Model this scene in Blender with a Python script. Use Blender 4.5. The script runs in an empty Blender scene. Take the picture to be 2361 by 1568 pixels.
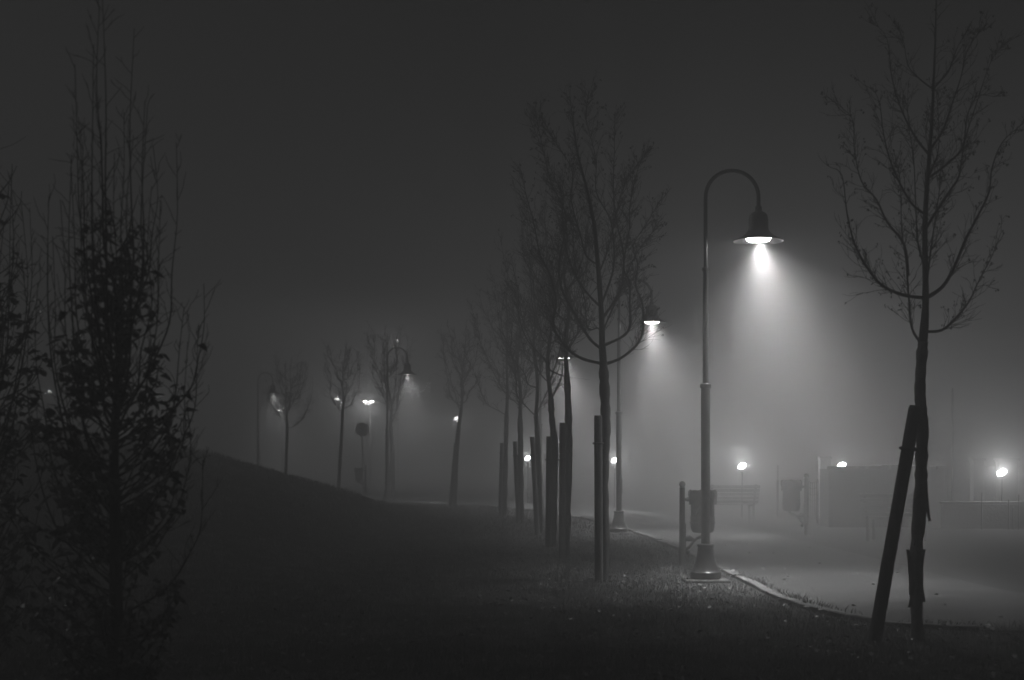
import bpy, math, random
import numpy as np
from mathutils import Vector, Matrix

random.seed(7)
np.random.seed(7)
SC = bpy.context.scene
COL = SC.collection
F, CX, HY, EYE = 1422.0, 512.0, 457.0, 1.57     # pixels per unit slope, image centre, horizon row, eye height
K = 2361.0 / 1024.0


def PT(x, y, d):
    """world point on the line of sight through photo position (x, y), at distance d."""
    return Vector(((x / K - CX) / F * d, d, EYE - (y / K - HY) / F * d))


# ------------------------------------------------------------------ materials
def new_mat(name):
    m = bpy.data.materials.new(name)
    m.use_nodes = True
    nt = m.node_tree
    return m, nt, nt.nodes['Principled BSDF']


def surf(name, lo, hi, scale, rough=0.6, spec=0.5, bump=0.0, bscale=None, metal=0.0, stretch=(1, 1, 1), detail=6, bdist=0.02, transl=0.0, r2=None):
    m, nt, b = new_mat(name)
    tc = nt.nodes.new('ShaderNodeTexCoord')
    mp = nt.nodes.new('ShaderNodeMapping')
    mp.inputs['Scale'].default_value = stretch
    nt.links.new(tc.outputs['Object'], mp.inputs['Vector'])
    n = nt.nodes.new('ShaderNodeTexNoise')
    n.inputs['Scale'].default_value = scale
    n.inputs['Detail'].default_value = detail
    n.inputs['Roughness'].default_value = 0.65
    nt.links.new(mp.outputs['Vector'], n.inputs['Vector'])
    r = nt.nodes.new('ShaderNodeValToRGB')
    r.color_ramp.elements[0].position = 0.32
    r.color_ramp.elements[1].position = 0.68
    r.color_ramp.elements[0].color = (lo, lo, lo, 1)
    r.color_ramp.elements[1].color = (hi, hi, hi, 1)
    nt.links.new(n.outputs['Fac'], r.inputs['Fac'])
    nt.links.new(r.outputs['Color'], b.inputs['Base Color'])
    b.inputs['Roughness'].default_value = rough
    if r2 is not None:
        mr = nt.nodes.new('ShaderNodeMapRange')
        mr.inputs['From Min'].default_value = 0.3
        mr.inputs['From Max'].default_value = 0.7
        mr.inputs['To Min'].default_value = rough
        mr.inputs['To Max'].default_value = r2
        nt.links.new(n.outputs['Fac'], mr.inputs['Value'])
        nt.links.new(mr.outputs['Result'], b.inputs['Roughness'])
    b.inputs['Specular IOR Level'].default_value = spec
    b.inputs['Metallic'].default_value = metal
    if bump:
        n2 = nt.nodes.new('ShaderNodeTexNoise')
        n2.inputs['Scale'].default_value = bscale or scale * 3
        n2.inputs['Detail'].default_value = 5
        nt.links.new(mp.outputs['Vector'], n2.inputs['Vector'])
        bp = nt.nodes.new('ShaderNodeBump')
        bp.inputs['Strength'].default_value = bump
        bp.inputs['Distance'].default_value = bdist
        nt.links.new(n2.outputs['Fac'], bp.inputs['Height'])
        nt.links.new(bp.outputs['Normal'], b.inputs['Normal'])
    if transl:
        t = nt.nodes.new('ShaderNodeBsdfTranslucent')
        nt.links.new(r.outputs['Color'], t.inputs['Color'])
        mx = nt.nodes.new('ShaderNodeMixShader')
        mx.inputs['Fac'].default_value = transl
        nt.links.new(b.outputs['BSDF'], mx.inputs[1])
        nt.links.new(t.outputs['BSDF'], mx.inputs[2])
        nt.links.new(mx.outputs['Shader'], nt.nodes['Material Output'].inputs['Surface'])
    return m


def glow(name, strength):
    m, nt, b = new_mat(name)
    b.inputs['Base Color'].default_value = (0.8, 0.8, 0.8, 1)
    b.inputs['Emission Color'].default_value = (1, 1, 1, 1)
    b.inputs['Emission Strength'].default_value = strength
    return m


M = dict(
    steel=surf('painted_steel', 0.03, 0.045, 9, 0.34, 0.5, 0.12, 60, bdist=0.002),
    shade_in=surf('grey_enamel', 0.02, 0.03, 12, 0.35, 0.5),
    pale_bark=surf('pale_bark', 0.09, 0.27, 5, 0.85, 0.3, 0.8, 22, stretch=(2.2, 2.2, 1.2), bdist=0.012),
    bark=surf('bark', 0.045, 0.14, 5, 0.85, 0.3, 0.8, 22, stretch=(2.2, 2.2, 1.2), bdist=0.012),
    twig=surf('twig_bark', 0.035, 0.075, 14, 0.8, 0.3),
    wood=surf('weathered_wood', 0.07, 0.15, 3, 0.8, 0.25, 0.5, 10, stretch=(9, 9, .7), bdist=0.006),
    bench=surf('pale_bench_wood', 0.2, 0.34, 3, 0.7, 0.3, 0.3, 10, stretch=(.8, 9, 9), bdist=0.004),
    strap=surf('rubber_strap', 0.03, 0.04, 10, 0.6, 0.4),
    leaf=surf('leaf', 0.03, 0.34, 11, 0.36, 0.6, 0.15, 40, transl=0.18, bdist=0.004),
    dead=surf('dead_leaf', 0.05, 0.09, 20, 0.7, 0.3),
    litter=surf('pale_leaf_litter', 0.10, 0.30, 3, 0.5, 0.4),
    soil=surf('turf_soil', 0.03, 0.075, 2.6, 0.9, 0.15, 0.9, 26, bdist=0.04),
    grass=surf('grass_blade', 0.04, 0.36, 3.5, 0.5, 0.45, transl=0.3),
    asphalt=surf('asphalt', 0.005, 0.065, 1.6, 0.58, 0.35, 0.9, 60, bdist=0.008, detail=12, r2=0.66, stretch=(.45, 1.3, 1)),
    paving=surf('dark_paving', 0.016, 0.042, 1.1, 0.9, 0.06, 0.5, 50, bdist=0.008, detail=12, stretch=(.5, 1.3, 1)),
    kerb=surf('kerb_concrete', 0.07, 0.28, 7, 0.8, 0.3, 0.4, 50, bdist=0.006),
    concrete=surf('footing_concrete', 0.05, 0.10, 7, 0.85, 0.3, 0.4, 40, bdist=0.006),
    plastic=surf('black_plastic', 0.025, 0.035, 6, 0.22, 0.5, 0.25, 14, bdist=0.01),
    bin=surf('bin_metal', 0.022, 0.034, 8, 0.4, 0.5),
    plaster=surf('pale_plaster', 0.36, 0.45, 2.5, 0.85, 0.2, 0.2, 30, bdist=0.004),
    render=surf('grey_render', 0.2, 0.28, 1.4, 0.9, 0.2, 0.25, 26, bdist=0.005),
    hedge=surf('dark_stone', 0.018, 0.04, 4, 0.9, 0.2, 0.6, 16, bdist=0.02),
    sign=surf('sign_back', 0.26, 0.32, 5, 0.5, 0.4),
)
M['lens'] = glow('lamp_lens', 60.0)
M['bowl'] = glow('lamp_bowl', 10.0)
M['bowl_far'] = glow('lamp_bowl_far', 6.0)
M['flood'] = glow('flood_face', 40.0)
M['bulb'] = glow('string_bulb', 2.2)
M['dim'] = glow('dim_lens', 3.0)
M['tip'] = glow('weak_lens', 0.8)


# ------------------------------------------------------------------ mesh building
class MB:
    def __init__(s):
        s.v, s.f = [], []

    def tube(s, pts, radii, n=6, cap=True):
        pts = [Vector(p) for p in pts]
        if not hasattr(radii, '__len__'):
            radii = [radii] * len(pts)
        base = len(s.v)
        t0 = (pts[1] - pts[0]).normalized()
        a = t0.cross(Vector((0.31, 0.87, 0.38)))
        if a.length < 1e-4:
            a = t0.cross(Vector((1, 0, 0)))
        a.normalize()
        for i, p in enumerate(pts):
            t = (pts[min(i + 1, len(pts) - 1)] - pts[max(i - 1, 0)])
            if t.length < 1e-9:
                t = t0
            t = t.normalized()
            a = a - t * a.dot(t)
            if a.length < 1e-6:
                a = t.cross(Vector((0.9, 0.1, 0.3)))
            a.normalize()
            b = t.cross(a)
            for k in range(n):
                q = 2 * math.pi * k / n
                s.v.append(p + (a * math.cos(q) + b * math.sin(q)) * radii[i])
        for i in range(len(pts) - 1):
            for k in range(n):
                k2 = (k + 1) % n
                o = base + i * n
                s.f.append((o + k, o + k2, o + n + k2, o + n + k))
        if cap:
            s.f.append(tuple(base + k for k in reversed(range(n))))
            o = base + (len(pts) - 1) * n
            s.f.append(tuple(o + k for k in range(n)))
        return s

    def lathe(s, prof, n=28, c=(0, 0, 0), cap=True):
        base = len(s.v)
        c = Vector(c)
        for r, z in prof:
            for k in range(n):
                q = 2 * math.pi * k / n
                s.v.append(c + Vector((r * math.cos(q), r * math.sin(q), z)))
        for i in range(len(prof) - 1):
            for k in range(n):
                k2 = (k + 1) % n
                o = base + i * n
                s.f.append((o + k, o + k2, o + n + k2, o + n + k))
        if cap:
            s.f.append(tuple(base + k for k in reversed(range(n))))
            o = base + (len(prof) - 1) * n
            s.f.append(tuple(o + k for k in range(n)))
        return s

    def box(s, c, size, rz=0.0, rx=0.0, ry=0.0, bev=0.0):
        c = Vector(c)
        h = Vector(size) / 2
        R = Matrix.Rotation(rz, 3, 'Z') @ Matrix.Rotation(ry, 3, 'Y') @ Matrix.Rotation(rx, 3, 'X')
        base = len(s.v)
        e = min(bev, min(h) * 0.45)
        if e <= 0:
            for x in (-1, 1):
                for y in (-1, 1):
                    for z in (-1, 1):
                        s.v.append(c + R @ Vector((x * h.x, y * h.y, z * h.z)))
            for q in ((0, 1, 3, 2), (4, 6, 7, 5), (0, 4, 5, 1), (2, 3, 7, 6), (0, 2, 6, 4), (1, 5, 7, 3)):
                s.f.append(tuple(base + i for i in q))
        else:
            # chamfered vertical and top edges: two stacked octagonal rings
            def ring(z, i):
                a, b = h.x - i, h.y - i
                return [(-a + e, -b, z), (a - e, -b, z), (a, -b + e, z), (a, b - e, z), (a - e, b, z), (-a + e, b, z), (-a, b - e, z), (-a, -b + e, z)]
            rings = [ring(-h.z, 0), ring(h.z - e, 0), ring(h.z, e)]
            for r in rings:
                for p in r:
                    s.v.append(c + R @ Vector(p))
            for i in range(2):
                for k in range(8):
                    k2 = (k + 1) % 8
                    o = base + i * 8
                    s.f.append((o + k, o + k2, o + 8 + k2, o + 8 + k))
            s.f.append(tuple(base + k for k in reversed(range(8))))
            s.f.append(tuple(base + 16 + k for k in range(8)))
        return s

    def sphere(s, c, r, n=12, m=8, sz=1.0):
        prof = [(max(1e-4, r * math.sin(math.pi * i / m)), -r * sz * math.cos(math.pi * i / m)) for i in range(m + 1)]
        return s.lathe(prof, n, c)

    def leaf(s, p, d, nrm, L, W):
        """one folded leaf: six points, four faces, curled along its length"""
        d = d.normalized()
        side = d.cross(nrm)
        if side.length < 1e-4:
            side = d.cross(Vector((0.3, 0.5, 0.8)))
        side.normalize()
        up = side.cross(d)
        b = len(s.v)
        droop = random.uniform(0.05, 0.25) * L
        fold = random.uniform(0.1, 0.4) * W
        s.v += [p, p + d * L * .38 - up * droop * .2, p + d * L - up * droop,
                p + d * L * .33 + side * W * .5 + up * fold, p + d * L * .7 + side * W * .38 + up * fold * .5 - up * droop * .5,
                p + d * L * .33 - side * W * .5 + up * fold, p + d * L * .7 - side * W * .38 + up * fold * .5 - up * droop * .5]
        s.f += [(b, b + 1, b + 3), (b + 1, b + 2, b + 4, b + 3), (b, b + 5, b + 1), (b + 1, b + 5, b + 6, b + 2)]

    def join(s, o):
        b = len(s.v)
        s.v += o.v
        s.f += [tuple(i + b for i in f) for f in o.f]

    def build(s, name, mat, parent=None, off=(0, 0, 0), smooth=True):
        me = bpy.data.meshes.new(name)
        off = Vector(off)
        me.from_pydata([tuple(Vector(v) - off) for v in s.v], [], s.f)
        me.update()
        if smooth:
            me.polygons.foreach_set('use_smooth', [True] * len(me.polygons))
            try:
                me.set_sharp_from_angle(angle=math.radians(38))
            except Exception:
                pass
        me.materials.append(mat)
        o = bpy.data.objects.new(name, me)
        COL.objects.link(o)
        if parent is not None:
            o.parent = parent
        return o


def tag(o, label=None, cat=None, group=None, kind=None):
    if label:
        o['label'] = label
    if cat:
        o['category'] = cat
    if group:
        o['group'] = group
    if kind:
        o['kind'] = kind
    return o


def thing(name, label, cat, loc=(0, 0, 0), rz=0.0, group=None):
    o = bpy.data.objects.new(name, None)
    o.empty_display_size = 0.2
    COL.objects.link(o)
    o.location = loc
    o.rotation_euler = (0, 0, rz)
    return tag(o, label, cat, group)


def copy_tree(o, parent=None):
    c = o.copy()
    COL.objects.link(c)
    if parent is not None:
        c.parent = parent
    for ch in list(o.children):
        copy_tree(ch, c)
    return c


def light(name, power, radius, loc, parent, ies=None, ltype='POINT'):
    ld = bpy.data.lights.new(name, ltype)
    ld.energy = power
    ld.shadow_soft_size = radius
    ld.color = (1, 1, 1)
    if ies:
        ld.use_nodes = True
        nt = ld.node_tree
        em = nt.nodes['Emission']
        n = nt.nodes.new('ShaderNodeTexIES')
        n.mode = 'INTERNAL'
        n.ies = ies
        n.inputs['Strength'].default_value = 1.0
        nt.links.new(n.outputs['Fac'], em.inputs['Strength'])
    o = bpy.data.objects.new(name, ld)
    COL.objects.link(o)
    o.location = loc
    o.parent = parent
    return o


# ------------------------------------------------------------------ the ground
def sstep(a, b, x):
    t = np.clip((x - a) / (b - a), 0, 1)
    return t * t * (3 - 2 * t)


def height(X, Y):
    X = np.asarray(X, float)
    Y = np.asarray(Y, float)
    u = np.maximum(0, -X - 2.2)
    u = np.where(u < 0.8, u * u / 1.6, u - 0.4)
    z = 0.40 * u
    z = 2.5 * np.tanh(z / 2.5)
    env = sstep(15, 29, Y) * (1 - sstep(35, 47, Y))
    bumps = 0.035 * np.sin(Y * 2.3 + 0.8 * np.sin(X * .9)) * sstep(7, 9, Y) * (1 - sstep(15, 19, Y)) * sstep(3, 1, X) + 0.02 * np.sin(X * 3.1 + Y * 4.7) * np.sin(Y * 3.3 - X * 1.9) * (Y < 30) * sstep(2.4, 1.6, X)
    env2 = sstep(28, 40, Y) * (1 - sstep(48, 58, Y)) * sstep(6, 12, -X) * 0.5
    return z * np.maximum(env, env2) + bumps + 0.02 * np.sin(X * 1.3 + 0.7 * Y) * sstep(2, -1, X) * (Y < 60)


KERB = [(-40, 62), (-22, 57.5), (-14, 54.5), (-8, 52), (-4, 49.5), (-1.5, 46.5), (0.3, 42), (1.67, 36.6), (2.4, 31), (2.74, 26.5), (2.88, 22), (2.93, 19),
        (2.95, 16.8), (3.0, 15.3), (3.14, 14.3), (3.36, 13.55), (3.72, 13.1), (4.6, 12.8), (7, 12.62), (14, 12.5), (30, 12.4)]


def catmull(pts, n=8):
    P = [np.array(p, float) for p in pts]
    out = []
    for i in range(len(P) - 1):
        p0, p1, p2, p3 = P[max(i - 1, 0)], P[i], P[i + 1], P[min(i + 2, len(P) - 1)]
        for k in range(n):
            t = k / n
            out.append(0.5 * ((2 * p1) + (-p0 + p2) * t + (2 * p0 - 5 * p1 + 4 * p2 - p3) * t * t + (-p0 + 3 * p1 - 3 * p2 + p3) * t ** 3))
    out.append(P[-1])
    return out


KC = catmull(KERB, 8)
kx = np.array([p[0] for p in KC])
ky = np.array([p[1] for p in KC])
_ks = np.argsort(ky)


def kerb_x(Y):
    return np.interp(Y, ky[_ks], kx[_ks])


def on_turf(X, Y):
    kr = np.interp(X, kx, ky)                     # kerb row for that X (the path lies beyond it on the right)
    return np.where(Y < 12.45, True, np.where(X > 3.3, Y < kr - 0.05, X < kerb_x(Y) - 0.08))


def grid_mesh(name, xs, ys, zf, mat):
    X, Y = np.meshgrid(xs, ys)
    Z = zf(X, Y)
    v = np.stack([X.ravel(), Y.ravel(), Z.ravel()], 1)
    nx = len(xs)
    f = []
    for j in range(len(ys) - 1):
        for i in range(nx - 1):
            a = j * nx + i
            f.append((a, a + 1, a + nx + 1, a + nx))
    me = bpy.data.meshes.new(name)
    me.from_pydata(v.tolist(), [], f)
    me.polygons.foreach_set('use_smooth', [True] * len(f))
    me.materials.append(mat)
    o = bpy.data.objects.new(name, me)
    COL.objects.link(o)
    return o


xs = np.concatenate([np.linspace(-130, -32, 12), np.linspace(-30, 8, 96), np.linspace(10, 130, 14)])
ys = np.concatenate([np.linspace(-25, 6, 6), np.linspace(7, 20, 70), np.linspace(20.4, 62, 90), np.linspace(66, 160, 12)])
tag(grid_mesh('ground', xs, ys, height, M['soil']), kind='structure')


def strip(name, A, B, z, mat):
    v, f = [], []
    for a, b in zip(A, B):
        v += [(a[0], a[1], z), (b[0], b[1], z)]
    for i in range(len(A) - 1):
        f.append((2 * i, 2 * i + 1, 2 * i + 3, 2 * i + 2))
    me = bpy.data.meshes.new(name)
    me.from_pydata(v, [], f)
    me.materials.append(mat)
    o = bpy.data.objects.new(name, me)
    COL.objects.link(o)
    return tag(o, kind='structure')


EDGE = [(-40, 68), (-22, 63.5), (-13, 60), (-7, 57), (-2.6, 54), (0.6, 50), (2.8, 44), (4.1, 38), (4.9, 32), (5.3, 27), (5.5, 22.5), (5.55, 20),
        (5.6, 18.4), (5.65, 17.2), (5.75, 16.3), (5.95, 15.6), (6.3, 15.0), (7.0, 14.6), (8.6, 14.3), (14, 14.1), (30, 14)]
EC = catmull(EDGE, 8)
QC = catmull([(-40, 120), (-22, 120), (-13, 120), (-7, 118), (0, 110), (10, 100), (20, 90), (26, 80), (30, 70), (31, 60), (32, 50), (32, 44), (32, 40), (32, 36), (32, 33),
              (32, 30), (32, 27), (32, 24), (32, 21), (32, 18), (32, 15)], 8)
strip('path', KC, EC, 0.030, M['asphalt'])
strip('plaza', EC, QC, 0.026, M['paving'])

kb = MB()
prof = [(-0.06, -0.05), (-0.06, 0.042), (-0.05, 0.05), (0.04, 0.05), (0.05, 0.042), (0.05, -0.05)]
KP = [(p[0], p[1]) for p in KC]
for i, p in enumerate(KP):
    a, b = KP[max(i - 1, 0)], KP[min(i + 1, len(KP) - 1)]
    t = Vector((b[0] - a[0], b[1] - a[1], 0)).normalized()
    n = Vector((-t.y, t.x, 0))
    jit = random.uniform(-.006, .006)
    for (o_, z) in prof:
        kb.v.append(Vector((p[0], p[1], 0)) + n * (o_ + jit) + Vector((0, 0, z + random.uniform(-.005, .004))))
kb = MB()
m_ = len(prof)
seg = [0.0]
for i in range(1, len(KP)):
    seg.append(seg[-1] + math.hypot(KP[i][0] - KP[i - 1][0], KP[i][1] - KP[i - 1][1]))


def kat(t):
    return Vector((np.interp(t, seg, [p[0] for p in KP]), np.interp(t, seg, [p[1] for p in KP]), 0))


t = 0.0
while t < seg[-1] - 1.0:
    n_ = 5
    sh_ = random.uniform(-.012, .012)
    sink = -.035 * float(sstep(3.5, 4.6, kat(t).x))
    dz0, dz1 = sink + random.uniform(-.012, .008), sink + random.uniform(-.012, .008)
    b_ = len(kb.v)
    for q in range(n_):
        tt = t + .008 + (0.984) * q / (n_ - 1)
        c_ = kat(tt)
        tg = (kat(min(tt + .05, seg[-1])) - kat(max(tt - .05, 0))).normalized()
        n2 = Vector((-tg.y, tg.x, 0))
        for (o_, z) in prof:
            kb.v.append(c_ + n2 * (o_ + sh_ + random.uniform(-.004, .004)) + Vector((0, 0, z + dz0 + (dz1 - dz0) * q / (n_ - 1) + random.uniform(-.004, .002))))
    for q in range(n_ - 1):
        for k in range(m_ - 1):
            o_ = b_ + q * m_
            kb.f.append((o_ + k, o_ + k + 1, o_ + m_ + k + 1, o_ + m_ + k))
    kb.f.append(tuple(b_ + k for k in range(m_)))
    kb.f.append(tuple(b_ + (n_ - 1) * m_ + k for k in reversed(range(m_))))
    t += 1.0
tag(kb.build('kerb', M['kerb'], smooth=False), kind='structure')

# grass: blades gathered in clumps, one stuff object
def blades(n, x0, x1, y0, y1, hmin, hmax, wid):
    X = np.random.uniform(x0, x1, n)
    Y = np.random.uniform(y0, y1, n)
    patch = 0.5 + 0.5 * np.sin(X * 2.1 + 1.7 * np.sin(Y * 1.3)) * np.sin(Y * 1.9 + 1.3 * np.sin(X * 1.7))
    keep = on_turf(X, Y) & (np.random.rand(n) < 0.45 + 0.55 * patch) & (np.abs(X) < 0.40 * Y + 1.0)
    X, Y, patch = X[keep], Y[keep], patch[keep]
    n = len(X)
    Z = height(X, Y)
    a = np.random.uniform(0, 2 * np.pi, n)
    h = np.random.uniform(hmin, hmax, n) * (0.6 + 0.6 * patch)
    w = np.random.uniform(.6, 1.3, n) * wid
    lean = np.random.uniform(.15, 1.0, n) * h
    b = np.random.uniform(0, 2 * np.pi, n)
    cx, sx = np.cos(a) * w, np.sin(a) * w
    lx, ly = np.cos(b) * lean, np.sin(b) * lean
    V = np.empty((n, 5, 3))
    V[:, 0] = np.stack([X - cx, Y - sx, Z - .01], 1)
    V[:, 1] = np.stack([X + cx, Y + sx, Z - .01], 1)
    V[:, 2] = np.stack([X + cx * .7 + lx * .35, Y + sx * .7 + ly * .35, Z + h * .6], 1)
    V[:, 3] = np.stack([X - cx * .7 + lx * .35, Y - sx * .7 + ly * .35, Z + h * .6], 1)
    V[:, 4] = np.stack([X + lx, Y + ly, Z + h * np.random.uniform(.75, 1.05, n)], 1)
    return V


GV = np.concatenate([
    blades(140000, -5.5, 12.5, 8.2, 15, .02, .075, .004),
    blades(60000, -8, 3.4, 15, 22, .03, .065, .005),
    blades(40000, -9, 3.2, 22, 32, .03, .07, .008),
    blades(30000, -14, 3, 30, 50, .04, .13, .014)])
nk = 5000
tk = np.random.uniform(70, 101, nk)
sk = np.concatenate([[0], np.cumsum(np.hypot(np.diff(kx), np.diff(ky)))])
KXk, KYk = np.interp(tk, sk, kx), np.interp(tk, sk, ky)
tx, ty = np.interp(tk + .1, sk, kx) - np.interp(tk - .1, sk, kx), np.interp(tk + .1, sk, ky) - np.interp(tk - .1, sk, ky)
ln = np.hypot(tx, ty)
side_ = np.random.normal(-.085, .045, nk)
keepk = np.random.rand(nk) < (.25 + .6 * (np.sin(tk * 2.3) > -.1))
KXk, KYk = (KXk - ty / ln * -side_)[keepk], (KYk + tx / ln * -side_)[keepk]
nk = len(KXk)
hk = np.random.uniform(.04, .11, nk)
ak = np.random.uniform(0, 6.283, nk)
wk_ = .004
Lx, Ly = np.cos(ak * 3.1) * hk * .6, np.sin(ak * 3.1) * hk * .6
KV = np.empty((nk, 5, 3))
cxk, sxk = np.cos(ak) * wk_, np.sin(ak) * wk_
KV[:, 0] = np.stack([KXk - cxk, KYk - sxk, 0 * hk], 1)
KV[:, 1] = np.stack([KXk + cxk, KYk + sxk, 0 * hk], 1)
KV[:, 2] = np.stack([KXk + cxk + Lx * .35, KYk + sxk + Ly * .35, hk * .6], 1)
KV[:, 3] = np.stack([KXk - cxk + Lx * .35, KYk - sxk + Ly * .35, hk * .6], 1)
KV[:, 4] = np.stack([KXk + Lx, KYk + Ly, hk], 1)
GV = np.concatenate([GV, KV])
n = len(GV)
me = bpy.data.meshes.new('grass')
me.vertices.add(n * 5)
me.vertices.foreach_set('co', GV.ravel())
loops = np.empty((n, 7), np.int32)
bi = np.arange(n)[:, None] * 5
loops[:] = bi + np.array([0, 1, 2, 3, 3, 2, 4])
me.loops.add(n * 7)
me.loops.foreach_set('vertex_index', loops.ravel())
me.polygons.add(n * 2)
st = np.stack([np.arange(n) * 7, np.arange(n) * 7 + 4], 1).ravel()
me.polygons.foreach_set('loop_start', st.astype(np.int32))
try:
    me.polygons.foreach_set('loop_total', np.tile([4, 3], n).astype(np.int32))
except Exception:
    pass
me.update(calc_edges=True)
me.validate()
me.materials.append(M['grass'])
g = bpy.data.objects.new('grass', me)
COL.objects.link(g)
tag(g, 'short trodden lawn grass on the mound and along the kerb', 'grass', kind='stuff')

# fallen leaves, uncountable litter
fl = MB()
for i in range(3200):
    x = random.uniform(-4.5, 5)
    y = 8.6 + 16 * random.random() ** 1.7
    if math.sin(x * 1.7 + 1.1 * math.sin(y * 1.1)) * math.sin(y * 1.5 + x * .6) < random.uniform(-.9, .5):
        continue
    if not bool(on_turf(np.array(x), np.array(y))) and random.random() < .72:
        continue
    z = float(height(x, y)) + random.uniform(.045, .085)
    a = random.uniform(0, 6.28)
    fl.leaf(Vector((x, y, z)), Vector((math.cos(a), math.sin(a), random.uniform(-.2, .5))), Vector((random.uniform(-.4, .4), random.uniform(-.4, .4), 1)),
            random.uniform(.04, .08), random.uniform(.03, .055))
tag(fl.build('fallen_leaves', M['litter'], smooth=False), 'small fallen leaves scattered over the lawn', 'leaves', kind='stuff')


def gz(x, y):
    return float(height(x, y))


# ------------------------------------------------------------------ trees
def wob(p, a):
    return p + Vector((random.uniform(-a, a), random.uniform(-a, a), random.uniform(-a, a)))


def spline(pts, n=5):
    return [Vector(q) for q in catmull([tuple(p) for p in pts], n)]


def shoot(p, d, L, seg, up, jit):
    pts = [p.copy()]
    d = d.normalized()
    st = L / seg
    for i in range(seg):
        d = (d + Vector((0, 0, up)) + Vector((random.gauss(0, jit), random.gauss(0, jit), random.gauss(0, jit)))).normalized()
        p = p + d * st
        pts.append(p.copy())
    return pts


def twigs_on(tw, lf, path, axis, dens, L0, rmin, leafp, start=0.25, lsize=(.02, .045), rec=True):
    """side shoots along a branch, each with finer shoots and a few dead leaves"""
    n = len(path)
    tot = sum((path[i + 1] - path[i]).length for i in range(n - 1))
    cnt = max(1, int(tot * dens))
    for c in range(cnt):
        t = random.uniform(start, 1.0)
        i = min(int(t * (n - 1)), n - 2)
        f = t * (n - 1) - i
        p = path[i].lerp(path[i + 1], f)
        tan = (path[i + 1] - path[i]).normalized()
        q = random.uniform(0, 6.283)
        rad = Vector((math.cos(q), math.sin(q), 0))
        outw = Vector((p.x - axis.x, p.y - axis.y, 0))
        if outw.length > 1e-3:
            outw.normalize()
        d = tan * random.uniform(.4, 1.0) + rad * .7 + outw * .35 + Vector((0, 0, random.uniform(-.15, .35)))
        L = L0 * random.uniform(.35, 1.15) * (1.15 - .55 * t)
        pts = shoot(p, d, L, 5, .10, .16)
        tw.tube(pts, [rmin * 1.7 * (1 - .12 * k) for k in range(6)], 3, False)
        ends = [pts[-1]]
        if rec:
            for _ in range(random.randint(2, 4)):
                j = random.randint(1, 4)
                dd = (pts[j + 1] - pts[j]).normalized() + Vector((random.uniform(-1, 1), random.uniform(-1, 1), random.uniform(-.5, .8))) * .8
                p2 = shoot(pts[j], dd, L * random.uniform(.25, .6), 3, .05, .2)
                tw.tube(p2, [rmin * 1.1, rmin, rmin * .9, rmin * .7], 3, False)
                ends.append(p2[-1])
        for e in ends:
            if random.random() < leafp:
                for _ in range(random.randint(1, 3)):
                    lf.leaf(wob(e, .015), Vector((random.uniform(-.6, .6), random.uniform(-.6, .6), -1)), Vector((random.uniform(-1, 1), random.uniform(-1, 1), .2)),
                            random.uniform(*lsize), random.uniform(*lsize) * .7)


def knobbly(pts, r0, r1, amp, n=10):
    rr = []
    for i in range(len(pts)):
        t = i / (len(pts) - 1)
        rr.append((r0 + (r1 - r0) * t) * (1 + amp * random.uniform(-1, 1)))
    return rr


def tree_from(name_label, group, trunk, stem, prims, r0, rmin, dens, L0, leafp, peel=False, lsize=(.02, .042), kink=.035):
    """trunk, stem and primaries are polylines in the world; returns the thing"""
    base = Vector((trunk[0].x, trunk[0].y, gz(trunk[0].x, trunk[0].y)))
    root = thing('bare_tree', name_label, 'tree', base, 0, group)
    tp = spline([base - Vector((0, 0, .08))] + trunk, 7)
    tb = MB()
    rr = knobbly(tp, r0 * 1.03, r0 * .84, .16)
    rr[0] *= 1.5
    rr[1] *= 1.35
    rr[2] *= 1.15
    tb.tube(tp, rr, 12)
    if peel:
        for (zz, ang, ln, wd, out_) in peel:        # strips of bark lifting off; ln < 0: the upper end is free
            d = Vector((math.cos(ang), math.sin(ang), 0))
            s_ = Vector((-d.y, d.x, 0))
            b = len(tb.v)
            rws = 8
            for k in range(rws):
                t = k / (rws - 1)
                z = zz - ln * t
                c = min(tp, key=lambda q: abs(q.z - z))
                o_ = Vector((c.x, c.y, z)) + d * (r0 * .80 + out_ * t ** 1.6)
                ww = wd * (1 - .45 * t ** 2) * (1 + random.uniform(-.25, .25)) * (.25 if k == rws - 1 else 1)
                tb.v += [o_ - s_ * ww - d * .012, o_ + d * .012, o_ + s_ * ww - d * .012, o_ - d * .012]
            for k in range(rws - 1):
                o_ = b + k * 4
                for m1, m2 in ((0, 1), (1, 2), (2, 3), (3, 0)):
                    tb.f.append((o_ + m1, o_ + m2, o_ + 4 + m2, o_ + 4 + m1))
    tb.build('trunk', M['pale_bark'] if peel else M['bark'], root, base)
    br, tw, lf = MB(), MB(), MB()
    sp = spline(stem, 5)
    br.tube(sp, [max(rmin * 1.5, r0 * .74 * (1 - .93 * (i / (len(sp) - 1)) ** .8)) * (1 + random.uniform(-.06, .06)) for i in range(len(sp))], 7)
    axis = trunk[-1]
    twigs_on(tw, lf, sp, axis, dens * .8, L0, rmin, leafp, .3, lsize)
    for pr, rp in prims:
        rp *= .78
        pr = pr[:2] + [wob(q, kink) for q in pr[2:]]
        pp = spline(pr, 5)
        br.tube(pp, [max(rmin * 1.4, rp * (1 - .88 * (i / (len(pp) - 1)) ** .85)) * (1 + random.uniform(-.08, .08)) for i in range(len(pp))], 6)
        twigs_on(tw, lf, pp, axis, dens, L0, rmin, leafp, .12, lsize)
    br.join(tw)
    br.build('crown', M['twig'], root, base)
    if lf.v:
        lf.build('dead_leaves', M['dead'], root, base, smooth=False)
    return root


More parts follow.
